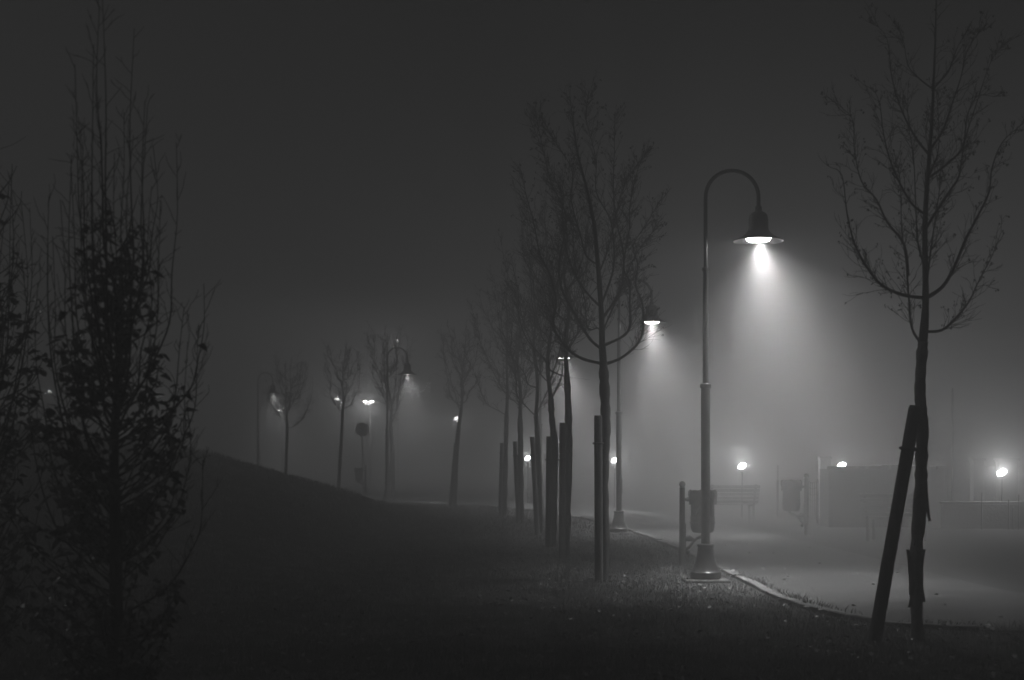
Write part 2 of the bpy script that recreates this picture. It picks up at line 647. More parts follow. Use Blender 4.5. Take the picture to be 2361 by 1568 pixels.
def auto_prims(fork, stem, n, R, H, r):
    sp = spline(stem, 6)
    out = []
    a0 = random.uniform(0, 6.28)
    for i in range(n):
        t = min(.75, max(0, (i / max(1, n - 1)) ** .9 * .66 + (random.uniform(-.07, .07) if i else 0)))
        k = min(int(t * (len(sp) - 1)), len(sp) - 2)
        p = sp[k]
        a = a0 + i * 2.4 + random.uniform(-.35, .35)
        rr = R * (1 - .55 * t) * random.uniform(.75, 1.15)
        hh = H * (1 - .75 * t) * random.uniform(.75, 1.1)
        bow = random.uniform(1.3, 2.3)
        pts = []
        for q in (0, .12, .28, .46, .64, .82, 1):
            rad = rr * (1 - (1 - q) ** bow)
            z = hh * (q ** (.7 + bow * .38))
            pts.append(p + Vector((math.cos(a) * rad, math.sin(a) * rad, z)) + (Vector((random.uniform(-.07, .07), random.uniform(-.07, .07), random.uniform(-.04, .04))) if q > .1 else Vector((0, 0, 0))))
        out.append((pts, r * (1 - .45 * t) * random.uniform(.75, 1.1)))
    return out


ROW = 'bare young trees in a row along the path'

# tree 1: nearest of the row, left of the big lamp (branches follow the real ones)
D1 = 17.9


def c5(cx, cy, dd=0.0):
    return PT(1106.7 + .4707 * cx, 184.5 + .4707 * cy, D1 + dd)


trunk1 = [PT(1390, 1343, D1), PT(1393, 1230, D1), PT(1391, 1100, D1), PT(1396, 980, D1), PT(1394, 900, D1), c5(604, 1385)]
stem1 = [c5(604, 1390), c5(598, 1290), c5(595, 1150), c5(577, 900), c5(557, 700), c5(530, 560), c5(488, 400), c5(460, 240), c5(440, 70)]
P1 = [
    ([(600, 1390), (500, 1364), (420, 1300), (370, 1210), (360, 1080), (335, 950), (300, 850), (255, 700), (225, 560), (195, 460)], -.25, .030),
    ([(610, 1392), (690, 1362), (755, 1305), (795, 1210), (797, 1100), (768, 1000), (762, 900), (745, 800), (810, 700), (900, 570)], .15, .028),
    ([(600, 1320), (540, 1270), (470, 1160), (415, 1040), (395, 900), (410, 750), (405, 640), (350, 500), (290, 290), (270, 140)], .45, .028),
    ([(605, 1300), (700, 1255), (740, 1195), (746, 1100), (722, 1000), (705, 900), (717, 750), (722, 600), (770, 430), (810, 350)], -.4, .026),
    ([(595, 1115), (530, 1050), (480, 970), (440, 850), (415, 700), (400, 560), (340, 440), (250, 210)], .3, .022),
    ([(597, 1170), (660, 1080), (705, 1000), (710, 850), (680, 700), (665, 560), (661, 300), (655, 170)], .35, .024),
    ([(577, 905), (520, 860), (490, 760), (450, 600), (440, 430), (380, 300), (300, 160)], -.3, .018),
    ([(598, 1090), (645, 960), (660, 850), (632, 700), (572, 560), (562, 400), (530, 200), (540, 60)], -.35, .02),
    ([(604, 1330), (585, 1220), (540, 1205), (500, 1080), (470, 960), (455, 800), (470, 640)], -.5, .018),
    ([(598, 1240), (640, 1140), (700, 1010), (760, 880), (830, 760), (880, 700)], .55, .017),
    ([(580, 950), (620, 850), (650, 700), (700, 560), (720, 470), (770, 410)], .4, .015),
]
prims = []
for pts, dd, r in P1:
    prims.append(([c5(x, y, dd * min(1, i / 4.0) * (1 if i else 0)) for i, (x, y) in enumerate(pts)], r))
tree_from('tallest bare tree of the row, with low branches curving up beside the big street lamp', ROW, trunk1, stem1, prims, .068, .0021, 34, .38, .2, lsize=(.018, .038))

# the tree at the right edge
D2 = 12.2


def c8(cx, cy, dd=0.0):
    return PT(1844.6 + .5882 * cx, .5882 * cy, D2 + dd)


trunk2 = [PT(2116, 1475, D2), PT(2113, 1380, D2), PT(2112, 1290, D2), PT(2120, 1180, D2), PT(2124, 1080, D2), PT(2126, 980, D2), PT(2121, 900, D2), c8(477, 1400), c8(482, 1340)]
stem2 = [c8(482, 1345), c8(490, 1250), c8(493, 1150), c8(490, 900), c8(500, 700), c8(515, 500), c8(525, 300), c8(532, 100), c8(535, -70)]
P2 = [
    ([(490, 1168), (400, 1155), (320, 1110), (255, 1040), (215, 960), (185, 840), (160, 690), (125, 660)], -.2, .022),
    ([(488, 1300), (550, 1296), (600, 1265), (660, 1190), (700, 1110), (750, 1010), (785, 900)], .2, .02),
    ([(492, 1170), (560, 1122), (610, 1040), (650, 930), (690, 850), (735, 760), (760, 660), (790, 560), (870, 490)], -.25, .024),
    ([(480, 1350), (440, 1290), (430, 1170), (420, 1020), (400, 900), (390, 720), (378, 650)], .25, .018),
    ([(424, 1080, .25), (408, 960, .26), (340, 870), (300, 780), (245, 710), (215, 580), (200, 460), (110, 380)], .3, .017),
    ([(490, 840), (440, 800), (390, 730), (350, 630), (325, 520), (315, 400), (280, 340)], -.3, .016),
    ([(490, 900), (540, 820), (590, 740), (620, 690), (650, 560), (680, 420), (745, 240), (800, 170)], .3, .018),
    ([(500, 700), (580, 640), (640, 570), (660, 450), (700, 380), (760, 380)], -.2, .015),
    ([(505, 605), (460, 550), (420, 480), (380, 390), (355, 290), (340, 150), (280, 80)], .25, .016),
    ([(508, 590), (560, 510), (600, 410), (630, 310), (660, 190), (740, 90)], -.25, .015),
    ([(522, 350), (470, 310), (430, 260), (410, 170), (385, 100)], .15, .01),
    ([(524, 345), (580, 280), (615, 190), (660, 110)], .15, .011),
    ([(491, 1060), (462, 950), (450, 850), (445, 620), (430, 480), (420, 380)], .35, .013),
    ([(493, 1150), (510, 1000), (530, 880), (545, 760), (552, 640)], -.35, .013),
    ([(500, 700), (540, 600), (545, 480), (540, 350)], .3, .01),
]
prims = [([c8(q[0], q[1], q[2] if len(q) > 2 else dd * min(1, i / 4.0)) for i, q in enumerate(pts)], r) for pts, dd, r in P2]
tree_from('bare tree with peeling trunk at the right, held by a slanting stake', 'bare young trees in a row along the path', trunk2, stem2, prims, .056, .0018, 25, .30, .24, lsize=(.012, .03),
          peel=[(.38, -2.75, -.40, .05, .055), (.42, -1.9, -.34, .045, .03), (.5, -.5, -.28, .035, .02), (1.36, -.2, .34, .026, .045), (1.3, -.9, .2, .02, .02), (.62, -2.5, .22, .03, .03), (.55, -.6, .22, .03, .025), (.95, -2.2, .14, .02, .02), (.40, -2.9, .12, .02, .03)], kink=.012)

# the rest of the row: (label, base x, base y -> distance, trunk points, fork y, top, R)
TREES = [
    ('second bare tree from the big lamp, its trunk foot pale against its stake', 22.3, [(1305, 1285), (1308, 1180), (1312, 1050), (1310, 940), (1307, 870)], (1300, 470), .95, 9),
    ('third bare tree in the row, knotted trunk right of a straight stake', 24.8, [(1275, 1262), (1277, 1150), (1279, 1040), (1272, 960), (1270, 920)], (1256, 500), .95, 9),
    ('fourth bare tree in the row, trunk touching a stake that leans left', 29.0, [(1246, 1232), (1243, 1140), (1240, 1030), (1236, 960)], (1228, 560), .95, 9),
    ('fifth bare tree counted from the big lamp, foggy trunk right of its stake', 34.0, [(1203, 1205), (1200, 1100), (1200, 1010), (1199, 966)], (1190, 640), .95, 9),
    ('sixth bare tree in the row, thin trunk right of a slim stake in the fog', 37.8, [(1162, 1190), (1165, 1100), (1167, 1000), (1168, 958)], (1166, 680), .95, 9),
    ('foggy bare tree standing alone, trunk and stake both leaning right', 45.0, [(1048, 1168), (1050, 1100), (1056, 1000), (1063, 948)], (1075, 740), .98, 9),
    ('foggy bare tree with a stake, in front of the distant hooked lamp', 48.5, [(906, 1160), (906, 1080), (903, 1010), (900, 980)], (893, 770), .98, 9),
    ('faint bare tree without a stake, left of the round sign', 54.0, [(779, 1152), (783, 1080), (787, 1010), (790, 950)], (797, 800), 1.05, 8),
    ('faintest bare tree, farthest left, its foot behind the grassy mound', 57.0, [(658, 1155), (659, 1090), (661, 1030), (663, 990)], (672, 830), 1.05, 8),
]
for lab, d, tr, top, R, n in TREES:
    dd = d
    trunk = [PT(x, y, dd) for x, y in tr]
    topv = PT(top[0], top[1], dd)
    fk = trunk[-1]
    H = topv.z - fk.z
    stem = [fk] + [fk.lerp(topv, q) + Vector((random.uniform(-.06, .06), random.uniform(-.06, .06), 0)) for q in (.2, .4, .6, .8)] + [topv]
    pr = auto_prims(fk, stem, n + 3, R * random.uniform(.85, 1.15), H * .86, .024 if d < 40 else .036)
    rm = .0020 if d < 26 else (.0030 if d < 40 else .0055)
    tree_from(lab, ROW, trunk, stem, pr, .062 if d < 33 else .074, rm, 16 if d < 40 else 10, .42, .12)

# stakes
STK = [
    ('stout round wooden stake left of the tallest bare tree', 17.7, (1381, 1340), (1379, 958), .052, (1393, 1022)),
    ('round wooden stake beside the second bare tree, tallest after the nearest one', 22.1, (1296, 1284), (1297, 975), .05, (1311, 1060)),
    ('straight round stake beside the third bare tree', 24.6, (1264, 1261), (1266, 1006), .05, (1278, 1060)),
    ('round stake leaning left across the foot of the fourth bare tree', 28.6, (1239, 1231), (1227, 1007), .05, (1240, 1050)),
    ('foggy wooden stake beside the fifth bare tree', 33.8, (1195, 1203), (1187, 1018), .05, (1200, 1050)),
    ('slim foggy stake beside the sixth bare tree', 37.6, (1153, 1189), (1157, 1021), .05, (1166, 1045)),
    ('foggy stake leaning right beside the lone bare tree', 44.8, (1037, 1168), (1050, 1021), .05, (1056, 1030)),
    ('foggy stake beside the tree in front of the distant hooked lamp', 48.2, (893, 1160), (906, 1024), .05, (903, 1035)),
    ('long slanting wooden stake propping the peeling tree at the right', 12.1, (2007, 1476), (2112, 936), .055, (2124, 1040)),
]
for lab, d, bt, tp, r, tie in STK:
    b, t = PT(*bt, d), PT(*tp, d)
    b.z = gz(b.x, b.y)
    if d == 12.1:
        t.y += .02
        b.y -= .12
    root = thing('tree_stake', lab, 'stake', b, 0, 'wooden stakes beside the trees')
    pts = [b.lerp(t, q) for q in (-.02, .2, .4, .6, .8, .985)]
    mb = MB()
    mb.tube(pts + [b.lerp(t, 1.0)], [r * 1.04, r * 1.03, r * 1.0, r * .99, r * 1.0, r * .98, r * .86], 16)
    mb.build('post', M['wood'], root, b)
    q = PT(tie[0], tie[1], d)
    axis = (t - b).normalized()
    c = b + axis * ((q - b).dot(axis))
    sb = MB()
    side = Vector((q.x - c.x, .2 if d > 13 else .12, 0))
    ring = []
    e1 = side.normalized()
    e2 = axis.cross(e1).normalized()
    L = side.length
    for k in range(21):
        a = 2 * math.pi * k / 20
        x = math.cos(a)
        ring.append(c + e1 * (x * (r + .008) + (L if x > 0 else 0) * .0) + e2 * (math.sin(a) * (r + .008)))
    sb.tube(ring, .014, 6, False)
    sb.tube([c + e1 * r, q + Vector((0, .2 if d > 13 else .1, 0))], .012, 6)
    sb.build('strap', M['strap'], root, b)

# ------------------------------------------------------------------ leafy columnar trees at the left
def columnar(label, base, tips, attach, rows, nleaf, group, dd=0.5, seed=1, D=8.5):
    random.seed(seed)
    root = thing('leafy_tree', label, 'tree', base, 0, group)
    tb, br, tw, lf = MB(), MB(), MB(), MB()
    topz = PT(0, 720, D).z
    cx = base.x
    tpts = [base - Vector((0, 0, .06))] + [Vector((cx + random.uniform(-.015, .015), base.y + random.uniform(-.02, .02), base.z + q * (topz - base.z))) for q in (.1, .25, .4, .55, .7, .85, 1)]
    ts = spline(tpts, 4)
    tb.tube(ts, [.055 * (1 - .75 * i / len(ts)) * (1 + random.uniform(-.08, .08)) for i in range(len(ts))], 9)
    tb.build('trunk', M['bark'], root, base)
    paths = []
    for (x, y, ay, r) in tips:
        dep = random.uniform(-dd, dd)
        tip = PT(x, y, D) + Vector((0, dep, 0))
        az = PT(0, ay, D).z
        p0 = Vector((cx, base.y, max(base.z + .15, az)))
        H = tip.z - p0.z
        pts = []
        for q in (0, .1, .22, .38, .56, .76, 1):
            k = 1 - (1 - q) ** 3.6
            pts.append(p0 + Vector(((tip.x - p0.x) * k, (tip.y - p0.y) * k, H * q ** 1.12)) + (Vector((random.uniform(-.02, .02), random.uniform(-.03, .03), 0)) if q > 0 else Vector((0, 0, 0))))
        pp = spline(pts, 4)
        br.tube(pp, [max(.0022, r * (1 - .85 * i / (len(pp) - 1))) for i in range(len(pp))], 5)
        paths.append(pp)
        # fine side shoots, alternate
        tot = len(pp)
        for i in range(3, tot - 1):
            for _ in range(random.choice((0, 1, 1, 2))):
                tan = (pp[i + 1] - pp[i]).normalized()
                a = random.uniform(0, 6.28)
                d = tan * random.uniform(.6, 1.2) + Vector((math.cos(a), math.sin(a), 0)) * .75
                sp = shoot(pp[i].lerp(pp[i + 1], random.random()), d, random.uniform(.04, .26), 4, .06, .22)
                tw.tube(sp, [.0024, .0022, .002, .0017, .0013], 3, False)
                for _ in range(random.randint(0, 2)):
                    j = random.randint(1, 3)
                    dd2 = (sp[j + 1] - sp[j]).normalized() + Vector((random.uniform(-1, 1), random.uniform(-1, 1), .3)) * .7
                    s2 = shoot(sp[j], dd2, random.uniform(.02, .07), 2, .05, .1)
                    tw.tube(s2, [.0018, .0016, .0012], 3, False)
    # leafy skirt: arching lower shoots reaching the outline of the crown
    ya = [r[0] for r in rows]
    xl = [r[1] for r in rows]
    xr = [r[2] for r in rows]
    dn = [r[3] for r in rows]
    for k in range(190):
        y = random.uniform(ya[0], ya[-1])
        den = np.interp(y, ya, dn)
        if random.random() > den * 1.6:
            continue
        l_, r_ = np.interp(y, ya, xl), np.interp(y, ya, xr)
        x = random.uniform(l_, r_)
        half = abs((r_ - l_) / K / F * D) / 2
        tip = PT(x, y, D)
        q = (x - (l_ + r_) / 2) / max(1, (r_ - l_) / 2)
        tip.y += random.uniform(-1, 1) * half * math.sqrt(max(0, 1 - q * q)) * .9
        p0 = Vector((cx, base.y, max(base.z + .1, tip.z - random.uniform(.25, .6))))
        pts = [p0 + Vector(((tip.x - p0.x) * (1 - (1 - t) ** 1.8), (tip.y - p0.y) * (1 - (1 - t) ** 1.8), (tip.z - p0.z) * t)) + Vector((random.uniform(-.02, .02), random.uniform(-.02, .02), 0)) * (1 if t else 0)
               for t in (0, .2, .4, .6, .8, 1)]
        pp = spline(pts, 2)
        tw.tube(pp, [max(.002, .006 * (1 - .8 * i / len(pp))) for i in range(len(pp))], 4, False)
        paths.append(pp)
    skirt = paths[len(tips):]
    made = 0
    guard = 0
    while made < nleaf and guard < nleaf * 12:
        guard += 1
        pp = random.choice(skirt) if random.random() < .86 else random.choice(paths)
        i = random.randint(int(len(pp) * .3), len(pp) - 1)
        p = wob(pp[i], .035)
        # where it appears in the rows' terms
        yd = (HY - (p.z - EYE) * F / D) * K
        den = np.interp(yd, ya, dn, left=.012, right=dn[-1])
        if random.random() > den:
            continue
        if random.random() < .75 * min(1, abs(p.x - cx) / .75):
            continue
        for _ in range(random.randint(1, 3)):
            a = random.uniform(0, 6.28)
            d = Vector((math.cos(a), math.sin(a), random.uniform(-.8, .35)))
            lf.leaf(wob(p, .02), d, Vector((random.uniform(-.6, .6), random.uniform(-.6, .6), 1)), random.uniform(.04, .12) * random.uniform(.7, 1), random.uniform(.03, .065))
            made += 1
    br.join(tw)
    br.build('crown', M['twig'], root, base)
    lf.build('foliage', M['leaf'], root, base, smooth=False)
    return root


LG = 'leafy upright trees at the left edge'
b1 = Vector((PT(268, 0, 8.5).x, 8.5, 0))
tips1 = [(255, 8, 900, .012), (290, 45, 880, .011), (240, 130, 950, .011), (268, 60, 700, .01), (305, 210, 820, .009), (225, 190, 850, .009),
         (362, 262, 900, .011), (375, 300, 950, .009), (335, 340, 980, .01), (318, 300, 760, .008), (205, 285, 980, .011), (197, 350, 900, .008), (155, 348, 1150, .011),
         (122, 365, 1050, .011), (150, 395, 1000, .008), (90, 440, 1200, .01), (75, 520, 1180, .008), (180, 480, 1100, .008), (345, 430, 1000, .008), (300, 380, 900, .008),
         (436, 635, 1020, .009), (400, 700, 1100, .009), (420, 735, 1150, .008), (432, 790, 1240, .008), (372, 600, 1000, .008), (455, 930, 1300, .008), (440, 1060, 1420, .008),
         (60, 640, 1300, .009), (30, 720, 1350, .008), (110, 560, 1120, .008), (400, 480, 950, .0035), (250, 300, 900, .008), (280, 260, 800, .008), (215, 420, 1000, .008)]
rows1 = [(330, 215, 330, .03), (480, 200, 350, .22), (620, 185, 360, .48), (760, 130, 385, .65), (900, 70, 455, .75), (1030, 30, 455, .95), (1180, 15, 440, 1.0), (1300, 40, 425, 1.0), (1420, 85, 400, 1.0), (1520, 150, 370, 1.0), (1640, 190, 345, .9)]
columnar('tall upright tree with bare tips and dark leaves below, left foreground', b1, tips1, 0, rows1, 3000, LG, .45, 3, 8.5)
b2 = Vector((PT(-40, 0, 9.6).x, 9.6, 0))
tips2 = [(8, 255, 900, .011), (-30, 240, 900, .01), (30, 420, 1000, .01), (50, 470, 1050, .009), (70, 480, 1100, .008), (-10, 330, 900, .009), (15, 520, 1000, .009), (60, 600, 1150, .008), (-60, 400, 1000, .009), (-90, 500, 1100, .009), (25, 380, 950, .008)]
rows2 = [(330, -60, 40, .10), (480, -90, 45, .12), (660, -120, 75, .40), (800, -140, 95, .70), (950, -160, 110, .85), (1150, -180, 110, .9), (1350, -170, 70, .9), (1480, -140, 40, .8)]
columnar('second leafy upright tree, cut by the left edge of the picture', b2, tips2, 0, rows2, 1200, LG, .4, 5, 9.6)
random.seed(11)

# ------------------------------------------------------------------ street lamps
txt = bpy.data.texts.new('lamp_profile')
ang = [0, 5, 10, 15, 20, 25, 30, 35, 40, 45, 50, 53, 56, 60, 65, 75, 90, 110, 130]
cd = [1000, 995, 980, 930, 820, 620, 410, 265, 180, 135, 100, 62, 26, 12, 8, 6, 4, 2, 0]
txt.write("IESNA:LM-63-2002\nTILT=NONE\n1 1000 1 %d 1 1 2 0 0 0\n1 1 100\n%s\n0\n%s\n" % (len(ang), ' '.join(map(str, ang)), ' '.join(map(str, cd))))

LAMP_P = 1.0
lamp = thing('street_lamp', 'big hooked street lamp with bell shade, nearest, lit, at the kerb', 'street lamp', (0, 0, 0), 0, 'hooked street lamps along the path')
f_ = MB()
f_.box((0, 0, .005), (.56, .56, .05), bev=.012)
f_.build('footing', M['concrete'], lamp, smooth=False)
p_ = MB()
p_.lathe([(.185, .038), (.192, .045), (.192, .115), (.183, .125), (.172, .135), (.150, .19), (.128, .26), (.110, .34), (.098, .43), (.098, .435), (.108, .44), (.112, .452), (.108, .466), (.098, .47), (.06, .475)], 36)
p_.build('base', M['steel'], lamp)
p_ = MB()
p_.lathe([(.058, .47), (.058, 2.44), (.071, 2.445), (.074, 2.465), (.071, 2.49), (.06, 2.50), (.037, 2.502), (.037, 3.92), (.046, 3.925), (.049, 3.945), (.046, 3.965), (.025, 3.97), (.025, 4.86)], 24)
p_.box((.062, 0, .98), (.012, .07, .30))
p_.build('pole', M['steel'], lamp)
A_ = .67
arc = [Vector((0, 0, 4.85))]
for k in range(25):
    a = math.pi - math.pi * k / 24
    arc.append(Vector((A_ / 2 + A_ / 2 * math.cos(a), 0, 4.86 + A_ / 2 * math.sin(a))))
arc += [Vector((A_, 0, 4.80)), Vector((A_, 0, 4.72))]
p_ = MB()
p_.tube(arc, .025, 14)
p_.build('arm', M['steel'], lamp)
s_ = MB()
s_.lathe([(.03, 4.75), (.042, 4.735), (.042, 4.685), (.055, 4.675), (.085, 4.66), (.112, 4.63), (.122, 4.58), (.124, 4.46), (.135, 4.43), (.17, 4.39), (.235, 4.345), (.31, 4.312), (.314, 4.300),
          (.308, 4.300), (.232, 4.335), (.165, 4.378), (.13, 4.40), (.03, 4.41)], 40, (A_, 0, 0))
sh = s_.build('lamp_shade', M['steel'], lamp)
s_ = MB()
s_.lathe([(.300, 4.302), (.229, 4.331), (.163, 4.374)], 40, (A_, 0, 0), cap=False)
s_.build('reflector', M['shade_in'], sh)
s_ = MB()
s_.lathe([(.155, 4.372), (.152, 4.335), (.142, 4.312), (.115, 4.301), (.06, 4.295), (.002, 4.293)], 28, (A_, 0, 0))
s_.build('lens', M['lens'], lamp)
ll = light('lamp_light', 38, .02, (A_, 0, 4.284), lamp, txt)
ll.rotation_euler = (-.10, -.17, 0)

LAMPS = [  # pole x, distance, rotation, label
    (2.45, 18.0, 0, None),
    (2.18, 29.0, 0.0, 'second hooked street lamp, lit, behind the nearest tree crown'),
    (0.78, 39.4, 0.05, 'third hooked street lamp, its glow hidden among bare branches'),
    (-4.15, 47.3, 0.0, 'foggy hooked street lamp whose dark bell shade shows whole, far left'),
    (-10.9, 61.0, 0.5, 'faintest hooked street lamp beyond the grassy mound, farthest left'),
]
for i, (x, y, rz, lab) in enumerate(LAMPS):
    o = lamp if i == 0 else copy_tree(lamp)
    o.location = (x, y, gz(x, y) if x < 2 and y < 50 else 0)
    o.rotation_euler.z = rz
    if lab:
        o['label'] = lab
    if i >= 3:                                   # the two far lamps are much dimmer, their lenses sunk in the shade
        for ch in o.children:
            if ch.type == 'LIGHT':
                ch.data = ch.data.copy()
                ch.data.energy *= .5
            elif ch.name.startswith('lens'):
                ch.data = ch.data.copy()
                ch.data.materials[0] = M['tip']


# ------------------------------------------------------------------ litter bins
def litter_bin(label, loc, rz, s=1):
    root = thing('litter_bin', label, 'litter bin', loc, rz, 'litter bins on posts')
    p = MB()
    p.lathe([(.045, -.02), (.043, .4), (.040, 1.115), (.043, 1.12), (.043, 1.13), (.02, 1.135)], 18)
    p.sphere((0, 0, 1.175), .048, 16, 10)
    p.box((.044 * s, 0, .40), (.012, .05, .42))
    p.build('post', M['bin'], root)
    bx = .30 * s
    b = MB()
    b.lathe([(.10, .475), (.145, .485), (.165, .52), (.172, .56), (.176, .62), (.174, .66), (.170, .72), (.170, .92), (.172, 1.00), (.182, 1.03), (.188, 1.05), (.18, 1.06), (.165, 1.055), (.16, 1.0), (.155, .60), (.10, .56)], 28, (bx, 0, 0))
    body = b.build('basket', M['bin'], root)
    # crumpled liner folded over the rim
    l_ = MB()
    nn = 44
    prof = [(.150, .95), (.158, 1.062), (.186, 1.085), (.204, 1.06), (.202, 1.01), (.193, .955), (.188, .90)]
    base = len(l_.v)
    for j, (r, z) in enumerate(prof):
        for k in range(nn):
            a = 2 * math.pi * k / nn
            am = [.3, .5, 1, 1, 1.2, 1.4, 1.6][j]
            r2 = r + am * .006 * math.sin(a * 9 + j * .7 + random.uniform(-.5, .5)) + (.006 if j > 3 else 0)
            z2 = z + am * .012 * math.sin(a * 5 + 1.1) * (1 if j != 0 else 0) + random.uniform(-.004, .004)
            l_.v.append(Vector((bx + r2 * math.cos(a), r2 * math.sin(a), z2)))
    for j in range(len(prof) - 1):
        for k in range(nn):
            k2 = (k + 1) % nn
            o_ = base + j * nn
            l_.f.append((o_ + k, o_ + k2, o_ + nn + k2, o_ + nn + k))
    l_.build('liner', M['plastic'], root)
    # swag relief and perforations on the near side
    w = MB()
    for t0, t1 in ((-2.5, -1.55),):
        w.tube([Vector((bx + .176 * math.cos(t0 + (t1 - t0) * q), .176 * math.sin(t0 + (t1 - t0) * q), .74 + .17 * q ** .6)) for q in (0, .15, .35, .6, .8, 1)], [.012, .014, .012, .010, .008, .006], 8)
    for z in (.685, .70):
        w.tube([Vector((bx + .175 * math.cos(a), .175 * math.sin(a), z)) for a in np.linspace(0, 6.2832, 30)], .006, 6, False)
    for k in range(26):
        a = 2 * math.pi * k / 26
        w.sphere((bx + .176 * math.cos(a), .176 * math.sin(a), .62), .010, 8, 5)
    w.build('ornament', M['bin'], body)
    k_ = MB()
    k_.tube([Vector((.03 * s, 0, .96)), Vector((.14 * s, 0, .96))], .022, 10)
    k_.tube([Vector((.07 * s, 0, .96)), Vector((.09 * s, 0, .96))], .032, 10)
    k_.build('hinge', M['bin'], root)
    k_ = MB()
    k_.tube([Vector((.045 * s, 0, .235)), Vector((.10 * s, 0, .27)), Vector((.16 * s, 0, .345)), Vector((.22 * s, 0, .40)), Vector((bx, 0, .425)), Vector((bx + .05 * s, 0, .475))], [.022, .022, .02, .022, .028, .022], 10)
    k_.tube([Vector((.04 * s, 0, .39)), Vector((.10 * s, 0, .40)), Vector((.18 * s, 0, .375)), Vector((.22 * s, 0, .40))], [.035, .05, .022, .018], 10)
    k_.sphere((.085 * s, 0, .20), .034, 12, 8)
    k_.build('bracket', M['bin'], root)
    return root


litter_bin('dark round litter bin on a ball-topped post, just behind the big lamp pole', (PT(1573, 0, 20.5).x, 20.5, 0), 0.12, 1)
litter_bin('foggy litter bin hung on the left of its post, right of the bench', (PT(1859, 0, 28.2).x, 28.2, .02), .05, -1)
litter_bin('faint far litter bin under the round sign', (PT(843, 0, 64).x, 64.0, 0), 0.1, -1)


# ------------------------------------------------------------------ benches
def bench(label, loc, rz, L=1.3, back=True):
    root = thing('park_bench', label, 'bench', loc, rz, 'park benches across the path')
    s = MB()
    for i in range(4):
        s.box((0, -.06 - .11 * i, .44 - .004 * i), (L, .085, .03), bev=.006)
    s.build('seat', M['bench'], root, smooth=False)
    if back:
        s = MB()
        for i in range(5):
            s.box((0, .04 + .035 * i, .50 + .088 * i), (L, .022, .07), rx=-.36, bev=.005)
        s.build('backrest', M['bench'], root, smooth=False)
    for sx in (-.42, .42):
        s = MB()
        s.box((sx * L, -.02, .21), (.05, .05, .42), bev=.006)
        s.box((sx * L, -.38, .21), (.05, .05, .42), bev=.006)
        s.box((sx * L, -.2, .405), (.05, .38, .04), bev=.006)
        if back:
            s.box((sx * L, .095, .66), (.045, .03, .52), rx=-.36, bev=.005)
        s.build('leg', M['bin'], root, smooth=False)
    return root


bench('foggy slatted bench seen from behind, below the nearer round glow', (PT(1688, 0, 33.5).x, 33.5, .02), math.pi + .12, 1.25)
bench('dim bench beyond the slanting stake, its seat catching light', (PT(2060, 0, 26).x, 26, .02), 2.6, 1.15)


# ------------------------------------------------------------------ low floodlights with round glows
def flood(label, x, y, d, power, post=True, tilt=.5):
    p = PT(x, y, d)
    root = thing('flood_light', label, 'floodlight', (p.x, p.y, 0.02), 0, 'low floodlights glowing in the fog')
    h = p.z - .02
    s = MB()
    s.lathe([(.05, 0), (.05, .02), (.022, .03), (.022, h - .16), (.03, h - .15)], 12)
    s.build('post', M['bin'], root)
    toc = Vector((-p.x, -p.y, 0)).normalized()
    rz = math.atan2(toc.y, toc.x)
    s = MB()
    s.lathe([(.03, -.10), (.085, -.06), (.10, 0.0), (.096, .02)], 20)
    e = .14
    R = Matrix.Rotation(rz, 3, 'Z') @ Matrix.Rotation(math.pi / 2 - .25, 3, 'Y') @ Matrix.Rotation(tilt, 3, 'Z') @ Matrix.Diagonal((.78, 1.2, 1)).to_3x3()
    s.v = [R @ v + Vector((0, 0, h)) for v in s.v]
    hd = s.build('housing', M['bin'], root)
    s = MB()
    s.lathe([(.094, .021), (.08, .045), (.045, .06), (.002, .065)], 20)
    s.v = [R @ v + Vector((0, 0, h)) for v in s.v]
    s.build('lens', M['flood'], root)
    light('flood_glow', power * 1.6, .03, Vector((0, 0, h)) + R @ Vector((0, 0, .11)), root)
    lo = light('flood_beam', power * 10, .03, Vector((0, 0, h)) + R @ Vector((0, 0, .10)), root, None, 'SPOT')
    lo.data.spot_size = math.radians(16)
    lo.data.spot_blend = 0.6
    lo.rotation_euler = (-(toc + Vector((0, 0, .07)))).to_track_quat('Z', 'Y').to_euler()
    return root


flood('glowing floodlight at the far right, in front of the pale gate pillars', 2310, 1090, 30.8, 130)
flood('glowing floodlight above the foggy slatted bench', 1711, 1075, 36.0, 100)
flood('floodlight peeping over the notched low wall', 1940, 1074, 33.2, 35)
flood('floodlight half hidden by the second hooked lamp pole', 1417, 1062, 44.0, 100)
flood('floodlight beside the leaning stake of the fourth tree', 1217, 1057, 48.0, 90)

# ------------------------------------------------------------------ low wall, pillars, facade at the right
def at(x, d):
    return PT(x, 0, d).x


w0, w1 = at(1911, 31.2), at(2150, 32.2)
ww = thing('notched_wall', 'low dark wall with notched top, between the litter bin and the stake', 'wall', (w0, 31.2, .02))
s = MB()
s.box(((w1 - w0) / 2, .45, .64), (w1 - w0, .9, 1.28), rz=0)
s.build('wall_body', M['hedge'], ww, smooth=False)
s = MB()
xx = .14
while xx < (w1 - w0) - .15:
    wd = random.uniform(.10, .22)
    s.box((xx + wd / 2 + .02, .45, 1.315), (wd, .86, random.choice([.06, .075, .12])))
    xx += wd + random.uniform(.03, .10)
s.build('coping', M['hedge'], ww, smooth=False)

pl = thing('white_pillar', 'pale pillar at the left end of the notched low wall', 'pillar', (at(1901, 35.5), 35.5, .02))
s = MB()
s.box((0, 0, .75), (.26, .26, 1.5), bev=.02)
s.box((0, 0, 1.53), (.32, .32, .07), bev=.015)
s.build('shaft', M['plaster'], pl, smooth=False)

